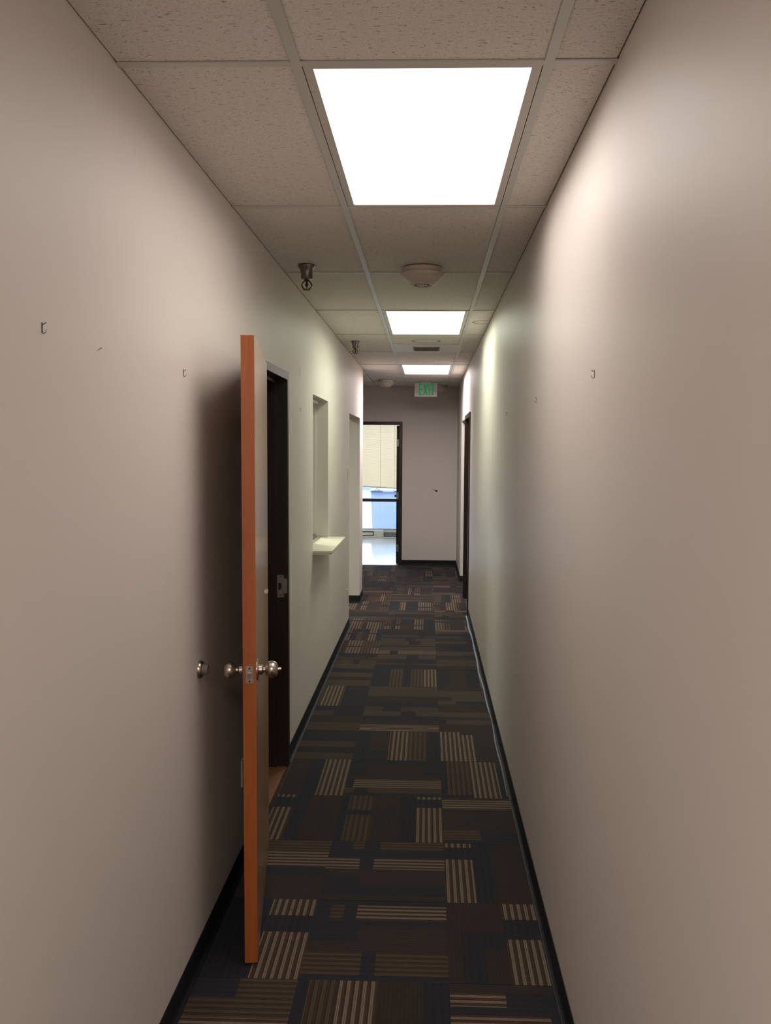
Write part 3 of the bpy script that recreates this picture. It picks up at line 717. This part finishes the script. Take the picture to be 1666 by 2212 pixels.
# ------------------------------------------------------------------ ceiling fittings
def sprinkler(x, y, s, label):
    t = empty('sprinkler_head', (x, y, CZ), label=label, cat='sprinkler', group='sprinkler heads along the left of the ceiling')
    z = CZ
    part('escutcheon', MB().lathe([(0.045 * s, 0.0), (0.0445 * s, -0.004), (0.036 * s, -0.016), (0.031 * s, -0.034), (0.0295 * s, -0.040), (0.0295 * s, -0.066 * s), (0.024 * s, -0.068 * s), (0, -0.068 * s)], (x, y, z), (0, 0, 1), 28), 'chrome_worn', t)
    zb = z - 0.068 * s
    part('body', MB().lathe([(0.012 * s, 0), (0.012 * s, -0.008), (0.006 * s, -0.011), (0.005 * s, -0.02), (0.008 * s, -0.024), (0.008 * s, -0.032), (0.003 * s, -0.036), (0.003 * s, -0.05 * s), (0, -0.05 * s)], (x, y, zb), (0, 0, 1), 14), 'bronze_worn', t)
    for sg in (-1, 1):
        pts = [(x + sg * s * (0.010 + 0.015 * math.sin(math.pi * k / 10)), y, zb - 0.006 - 0.046 * s * k / 10) for k in range(11)]
        pts[-1] = (x + sg * 0.004, y, zb - 0.052 * s)
        part('frame_arm', MB().tube(pts, 0.0035 * s, 8), 'bronze_worn', t)
    d = part('deflector', MB().lathe([(0.0, -0.052 * s), (0.015 * s, -0.052 * s), (0.016 * s, -0.0535 * s), (0.015 * s, -0.055 * s), (0, -0.055 * s)], (x, y, zb), (0, 0, 1), 20), 'bronze_worn', t)
    dm = MB()
    for k in range(10):
        a = 2 * math.pi * k / 10
        c, sn = math.cos(a), math.sin(a); r0, r1, hw = 0.014 * s, 0.0195 * s, 0.0028 * s
        q = [(x + c * r0 - sn * hw, y + sn * r0 + c * hw), (x + c * r1 - sn * hw, y + sn * r1 + c * hw), (x + c * r1 + sn * hw, y + sn * r1 - c * hw), (x + c * r0 + sn * hw, y + sn * r0 - c * hw)]
        dm.prism(q, 'z', zb - 0.0545 * s, zb - 0.053 * s)
    part('deflector_teeth', dm, 'bronze_worn', d)
sprinkler(-0.622, 4.375, 1.0, 'near pendant sprinkler head with flared chrome cup, above the left door')
sprinkler(-0.633, 7.42, 0.85, 'farther small sprinkler head beside the middle light panel')

def dome(x, y, r, label):
    t = empty('ceiling_dome', (x, y, CZ), label=label, cat='smoke detector', group='round ceiling domes')
    part('base_ring', MB().lathe([(0, 0), (r * 0.92, 0.0), (r * 0.93, -0.004), (r * 0.86, -0.022), (r * 0.85, -0.024), (0, -0.024)], (x, y, CZ - 0.0005), (0, 0, 1), 40), 'dome_plastic', t)
    prof = [(r * 0.84, -0.022), (r * 0.985, -0.026), (r, -0.030), (r * 0.985, -0.037), (r * 0.93, -0.046), (r * 0.85, -0.055), (r * 0.75, -0.064), (r * 0.66, -0.072), (r * 0.60, -0.078), (r * 0.56, -0.080), (0, -0.081)]
    d = part('cover', MB().lathe(prof, (x, y, CZ), (0, 0, 1), 40), 'dome_plastic', t)
    part('rosette', MB().lathe([(r * 0.54, -0.0795), (r * 0.53, -0.084), (r * 0.48, -0.087), (r * 0.44, -0.0835), (r * 0.2, -0.0835), (r * 0.16, -0.087), (0, -0.087)], (x, y, CZ), (0, 0, 1), 32), 'dome_plastic', d)
    for k in range(12):
        a = 2 * math.pi * k / 12
        part('slot', MB().lathe([(0, -0.0012), (r * 0.06, -0.001), (r * 0.06, 0.001)], (x + r * 0.31 * math.cos(a), y + r * 0.31 * math.sin(a), CZ - 0.0837), (0, 0, 1), 8), 'rubber_grey', d)
dome(-0.036, 4.44, 0.112, 'large round off-white ceiling dome between the near and middle light panels')
dome(-0.570, 11.55, 0.114, 'round ceiling dome left of the exit sign')
dome(0.165, 12.42, 0.112, 'round ceiling dome mostly hidden behind the exit sign')

# ------------------------------------------------------------------ exit sign
EY = 11.75
t = empty('exit_sign', (-0.03, EY, 2.47), label='white exit sign with green lettering hanging from the ceiling', cat='sign')
ex0, ex1, ez0, ez1 = -0.186, 0.125, 2.474, 2.662
part('housing', MB().box(ex0, ex1, EY, EY + 0.045, ez0, ez1), 'sign_white', t, 0.004)
part('canopy', MB().box(-0.095, 0.035, EY - 0.005, EY + 0.05, ez1, CZ - 0.0005), 'sign_white', t, 0.003)
lz0, lz1 = 2.496, 2.651; lh = lz1 - lz0
def letter(polys, nm):
    mb = MB()
    for pg in polys: mb.prism(pg, 'y', EY - 0.002, EY - 0.0002)
    part('letter', mb, 'exit_green', t, label=nm)
def R4(x0, x1, z0, z1): return [(x0, z0), (x1, z0), (x1, z1), (x0, z1)]
st = 0.020; lx = -0.128
letter([R4(lx, lx + st, lz0, lz1), R4(lx + st, lx + 0.050, lz1 - st, lz1), R4(lx + st, lx + 0.046, lz0 + lh / 2 - st / 2, lz0 + lh / 2 + st / 2), R4(lx + st, lx + 0.050, lz0, lz0 + st)], 'green letter E')
xx = lx + 0.060
letter([[(xx, lz0), (xx + 0.021, lz0), (xx + 0.064, lz1), (xx + 0.043, lz1)], [(xx, lz1), (xx + 0.043, lz0), (xx + 0.064, lz0), (xx + 0.021, lz1)]], 'green letter X')
letter([R4(xx + 0.076, xx + 0.076 + st, lz0, lz1)], 'green letter I')
xx2 = xx + 0.104
letter([R4(xx2, xx2 + 0.050, lz1 - st, lz1), R4(xx2 + 0.015, xx2 + 0.035, lz0, lz1 - st)], 'green letter T')

# ------------------------------------------------------------------ wall plates, door stop, hooks
def plate_left(name, y, z, label, cat, kind):
    t = empty(name, (XL, y, z), label=label, cat=cat, group='wall plates on the left wall' if kind == 'o' else None)
    part('plate', MB().prism([(y - 0.035, z - 0.0575), (y + 0.035, z - 0.0575), (y + 0.035, z + 0.0575), (y - 0.035, z + 0.0575)], 'x', XL + 0.0003, XL + 0.006), 'plate_ivory', t, 0.002)
    if kind == 's':
        part('toggle_frame', MB().box(XL + 0.006, XL + 0.008, y - 0.008, y + 0.008, z - 0.016, z + 0.016), 'plate_ivory', t)
        part('toggle', MB().prism([(XL + 0.006, z - 0.006), (XL + 0.024, z + 0.008), (XL + 0.022, z + 0.016), (XL + 0.006, z + 0.006)], 'y', y - 0.005, y + 0.005), 'plate_ivory', t, 0.001)
    else:
        for dz in (-0.020, 0.020):
            r = part('receptacle', MB().lathe([(0.016, 0), (0.016, 0.0015), (0, 0.0016)], (XL + 0.006, y, z + dz), (1, 0, 0), 20), 'plate_ivory', t)
            for dy in (-0.006, 0.006):
                part('slot', MB().box(XL + 0.0074, XL + 0.0079, y + dy - 0.001, y + dy + 0.001, z + dz - 0.002, z + dz + 0.006), 'dark_hole', r)
    for dz in ((0,) if kind == 'o' else (-0.03, 0.03)):
        part('screw', MB().lathe([(0.003, 0), (0.003, 0.001), (0, 0.0015)], (XL + 0.006, y, z + dz), (1, 0, 0), 8), 'chrome_worn', t)
plate_left('light_switch', 8.14, 1.505, 'ivory toggle light switch beside the plain opening in left wall', 'light switch', 's')
plate_left('wall_outlet', 8.10, 0.345, 'ivory wall outlet low beside the plain opening in left wall', 'outlet', 'o')
plate_left('wall_outlet', 3.46, 0.40, 'wall outlet in the shadow behind the open wooden door', 'outlet', 'o')

t = empty('door_stop', (XL, 2.796, 1.009), label='round metal door stop bumper on the left wall beside the door knob', cat='door stop')
part('base_plate', MB().lathe([(0.0, 0.0005), (0.030, 0.0005), (0.030, 0.006), (0.027, 0.011), (0.019, 0.013), (0, 0.013)], (XL, 2.796, 1.009), (1, 0, 0), 32), 'satin_nickel', t)
part('rubber_bumper', MB().lathe([(0.0185, 0.012), (0.0180, 0.027), (0.0165, 0.031), (0.0, 0.032)], (XL, 2.796, 1.009), (1, 0, 0), 28), 'rubber_grey', t, label='grey rubber bumper')

def hook(side, y, z, s, label, cat='picture hook', bare=False):
    X0, sg = (XL, 1) if side == 'l' else (XR, -1)
    g = 'leftover picture hooks on the walls'
    t = empty('picture_hook' if not bare else 'wall_nail', (X0, y, z), label=label, cat=cat if not bare else 'nail', group=g if not bare else None)
    if not bare:
        part('plate', MB().box(min(X0 + sg * .0004, X0 + sg * .0016), max(X0 + sg * .0004, X0 + sg * .0016), y - 0.0028 * s, y + 0.0028 * s, z - 0.022 * s, z + 0.012 * s), 'chrome_worn', t)
        pts = [(X0 + sg * 0.0016, y, z - 0.021 * s), (X0 + sg * 0.006 * s, y, z - 0.024 * s), (X0 + sg * 0.012 * s, y, z - 0.019 * s), (X0 + sg * 0.014 * s, y, z - 0.010 * s)]
        part('hook', MB().tube(pts, 0.0014 * s, 6), 'chrome_worn', t)
    part('nail', MB().tube([(X0 + sg * 0.0004, y, z + 0.002 * s), (X0 + sg * 0.012 * s, y, z + 0.010 * s)], 0.0012 * s, 6).lathe([(0, 0), (0.003 * s, 0), (0.003 * s, 0.001), (0, 0.001)], (X0 + sg * 0.012 * s, y, z + 0.010 * s), (sg, 0, 0.6), 8), 'bronze_worn', t)
hook('l', 1.677, 1.992, 0.62, 'small metal picture hook nearest the camera on the left wall')
hook('l', 1.964, 1.977, 0.6, 'single bare nail between two picture hooks on the left wall', bare=True)
hook('l', 2.652, 1.990, 0.62, 'small metal picture hook on the left wall just before the open door')
hook('l', 5.080, 1.988, 0.62, 'small metal picture hook between the left doorway and pass-through window')
hook('r', 2.309, 1.962, 0.62, 'small metal picture hook nearest the camera on the right wall')
hook('r', 3.516, 1.963, 0.62, 'second metal picture hook along the right wall')
hook('r', 4.812, 1.960, 0.62, 'third and farthest metal picture hook along the right wall')
# scuffs with a shape of their own: thin wall marks
def mark(name, wall_, pts, label):
    mb = MB()
    if wall_ == 'l': mb.prism(pts, 'x', XL + 0.0001, XL + 0.0007)
    elif wall_ == 'e': mb.prism(pts, 'y', YE - 0.0010, YE - 0.0001)
    else: mb.prism(pts, 'x', XR - 0.0007, XR - 0.0001)
    put(name, mb.mesh(name, 'rubber_grey'), label=label, cat='scuff')
mark('wall_scuff', 'l', [(5.06, 2.19), (5.066, 2.185), (5.075, 2.235), (5.07, 2.24)], 'short dark scuff high on the wall above the far left hook')
t = empty('wall_anchor', (0.132, YE, 1.137), label='torn dark wall anchor hole in the end wall', cat='wall anchor')
part('hole', MB().prism([(0.118, 1.130), (0.134, 1.118), (0.152, 1.126), (0.158, 1.142), (0.140, 1.150), (0.124, 1.144)], 'y', YE - 0.002, YE - 0.0001), 'dark_hole', t)
part('torn_paint', MB().prism([(0.085, 1.160), (0.118, 1.132), (0.124, 1.140), (0.096, 1.162)], 'y', YE - 0.004, YE - 0.0001), 'rubber_grey', t)

# ------------------------------------------------------------------ lobby: window wall, blinds, heater
BAYS = [(-2.95, -1.76), (-1.70, -0.40), (-0.34, 0.92), (0.98, 2.15)]
wall_far = wall('wall_lobby', 'y', YW, 0.12, XFAR, 2.2, 0, TOP, [(a, b, 0.155, 2.45) for a, b in BAYS], 'lobby_wall', 'lobby wall of tall windows beyond the end doorway')
for i, (a, b) in enumerate(BAYS):
    t = empty('window_%d' % (i + 2), ((a + b) / 2, YW + 0.05, 0.155), label=['tall lobby window at the far left, mostly out of sight', 'tall lobby window with half-lowered cream blind seen through the doorway', 'tall lobby window hidden behind the end wall', 'tall lobby window at the far right behind the end wall'][i], cat='window', kind='structure')
    fw = 0.045
    part('window_frame', MB().box(a + .001, a + fw, YW + 0.02, YW + 0.09, 0.156, 2.449).box(b - fw, b - .001, YW + 0.02, YW + 0.09, 0.156, 2.449).box(a + fw, b - fw, YW + 0.02, YW + 0.09, 2.405, 2.449).box(a + fw, b - fw, YW + 0.02, YW + 0.09, 0.156, 0.168), 'dark_bronze', t, 0.002)
    part('transom_bar', MB().box(a + fw, b - fw, YW + 0.02, YW + 0.09, 0.708, 0.772), 'dark_bronze', t, 0.002)
    part('pane', MB().box(a + fw, b - fw, YW + 0.052, YW + 0.058, 0.772, 2.405), 'glass', t)
    part('pane', MB().box(a + fw, b - fw, YW + 0.052, YW + 0.058, 0.168, 0.708), 'glass', t)
    # blind hanging on the room side
    tl = empty('window_blind', ((a + b) / 2, YW - 0.03, 2.5), label=['cream slat blind on the far left lobby window', 'cream slat blind hanging slightly crooked in the doorway view', 'cream slat blind on the lobby window hidden behind the end wall', 'cream slat blind on the far right lobby window'][i], cat='blind', group='lobby window blinds')
    part('head_rail', MB().box(a + 0.01, b - 0.01, YW - 0.045, YW - 0.010, 2.43, 2.47), 'laminate', tl)
    sm = MB(); zt_, zl, zr = 2.42, 1.035, 0.965
    if i != 1: zl = zr = 1.0
    n = 66; tilt = (zr - zl)
    xa, xb = a + 0.012, b - 0.012
    for k in range(n):
        f = k / (n - 1)
        za, zb = zt_ + (zl + 0.02 - zt_) * f, zt_ + (zr + 0.02 - zt_) * f
        b0 = len(sm.v); y0, y1, dz = YW - 0.038, YW - 0.020, 0.028
        for x, z in ((xa, za), (xb, zb)):
            sm.v += [(x, y0, z - dz / 2), (x, (y0 + y1) / 2 + 0.003, z), (x, y1, z + dz / 2)]
        sm.f += [[b0, b0 + 3, b0 + 4, b0 + 1], [b0 + 1, b0 + 4, b0 + 5, b0 + 2]]
    part('slats', sm, 'blind_slat', tl, kind='stuff')
    part('bottom_rail', MB().prism([(xa, zl - 0.008), (xb, zr - 0.008), (xb, zr + 0.016), (xa, zl + 0.016)], 'y', YW - 0.042, YW - 0.016), 'laminate', tl)
    for x in (a + 0.25, (a + b) / 2 + 0.12, b - 0.25):
        f = (x - xa) / (xb - xa)
        part('cord', MB().box(x - 0.003, x + 0.003, YW - 0.0425, YW - 0.0405, zl + (zr - zl) * f, 2.43), 'blind_slat', tl)
t = empty('baseboard_heater', (-1.9, YW - 0.04, 0), label='white electric baseboard heater under the lobby window', cat='heater')
hx0, hx1 = -2.85, -0.862
part('back_panel', MB().box(hx0, hx1, YW - 0.012, YW - 0.0125 + 0.012, 0.001, 0.15), 'heater_white', t)
part('end_cap', MB().box(hx1 - 0.19, hx1, YW - 0.065, YW - 0.012, 0.001, 0.15), 'heater_white', t, 0.003)
part('end_cap', MB().box(hx0, hx0 + 0.19, YW - 0.065, YW - 0.012, 0.001, 0.15), 'heater_white', t, 0.003)
part('top_panel', MB().box(hx0 + 0.19, hx1 - 0.19, YW - 0.06, YW - 0.012, 0.125, 0.15), 'heater_white', t)
part('front_panel', MB().box(hx0 + 0.19, hx1 - 0.21, YW - 0.065, YW - 0.060, 0.045, 0.100), 'heater_white', t)
part('bottom_panel', MB().box(hx0 + 0.19, hx1 - 0.19, YW - 0.06, YW - 0.012, 0.001, 0.025), 'heater_white', t)
part('fins', MB().box(hx0 + 0.19, hx1 - 0.19, YW - 0.045, YW - 0.013, 0.026, 0.124), 'heater_slot', t)
part('dial', MB().lathe([(0.016, 0), (0.015, 0.012), (0, 0.013)], (hx1 - 0.09, YW - 0.065, 0.10), (0, -1, 0), 20), 'heater_white', t)
put('baseboard_lobby', MB().box(-0.858, 2.2, YW - 0.012, YW - 0.0002, 0.0005, 0.10).mesh('baseboard_lobby', 'grey_base'), label='grey baseboard under the lobby windows right of the heater', cat='baseboard', kind='structure')

# ------------------------------------------------------------------ outside
put('ground', MB().box(-12, 12, YW + 0.13, 45, -0.25, -0.15).mesh('ground', 'pavement'), label='pale pavement outside the lobby windows', cat='ground', kind='structure')
t = empty('storage_bin', (-0.75, 19.6, -0.15), label='pale blue bin with dark handles outside the lobby window', cat='bin')
part('body', MB().prism([(-1.24, -0.149), (0.02, -0.149), (0.06, 0.78), (-1.28, 0.78)], 'y', 19.2, 20.0), 'bin_blue', t, 0.02)
part('lid', MB().box(-1.31, 0.09, 19.16, 20.04, 0.78, 0.83), 'bin_blue', t, 0.015)
for x in (-1.13, -0.62):
    h = part('handle_base', MB().box(x - 0.125, x + 0.125, 19.12, 19.159, 0.79, 0.815), 'bin_dark', t)
    part('handle', MB().tube([(x - 0.05, 19.14, 0.815), (x - 0.042, 19.14, 0.845), (x - 0.02, 19.14, 0.858), (x + 0.02, 19.14, 0.858), (x + 0.042, 19.14, 0.845), (x + 0.05, 19.14, 0.815)], 0.010, 8), 'bin_dark', h)
t = empty('facade', (0, 40, -0.15), label='pale low building across the street beyond the lobby window', cat='building')
part('wall', MB().box(-10, 10, 40, 41, -0.149, 2.6), 'facade_pale', t)
part('panel', MB().box(-4.5, -2.62, 39.9, 39.999, 0.2, 1.5), 'bay_panel', t)
part('coping', MB().box(-10.1, 10.1, 39.85, 41.1, 2.6, 2.75), 'facade_pale', t)
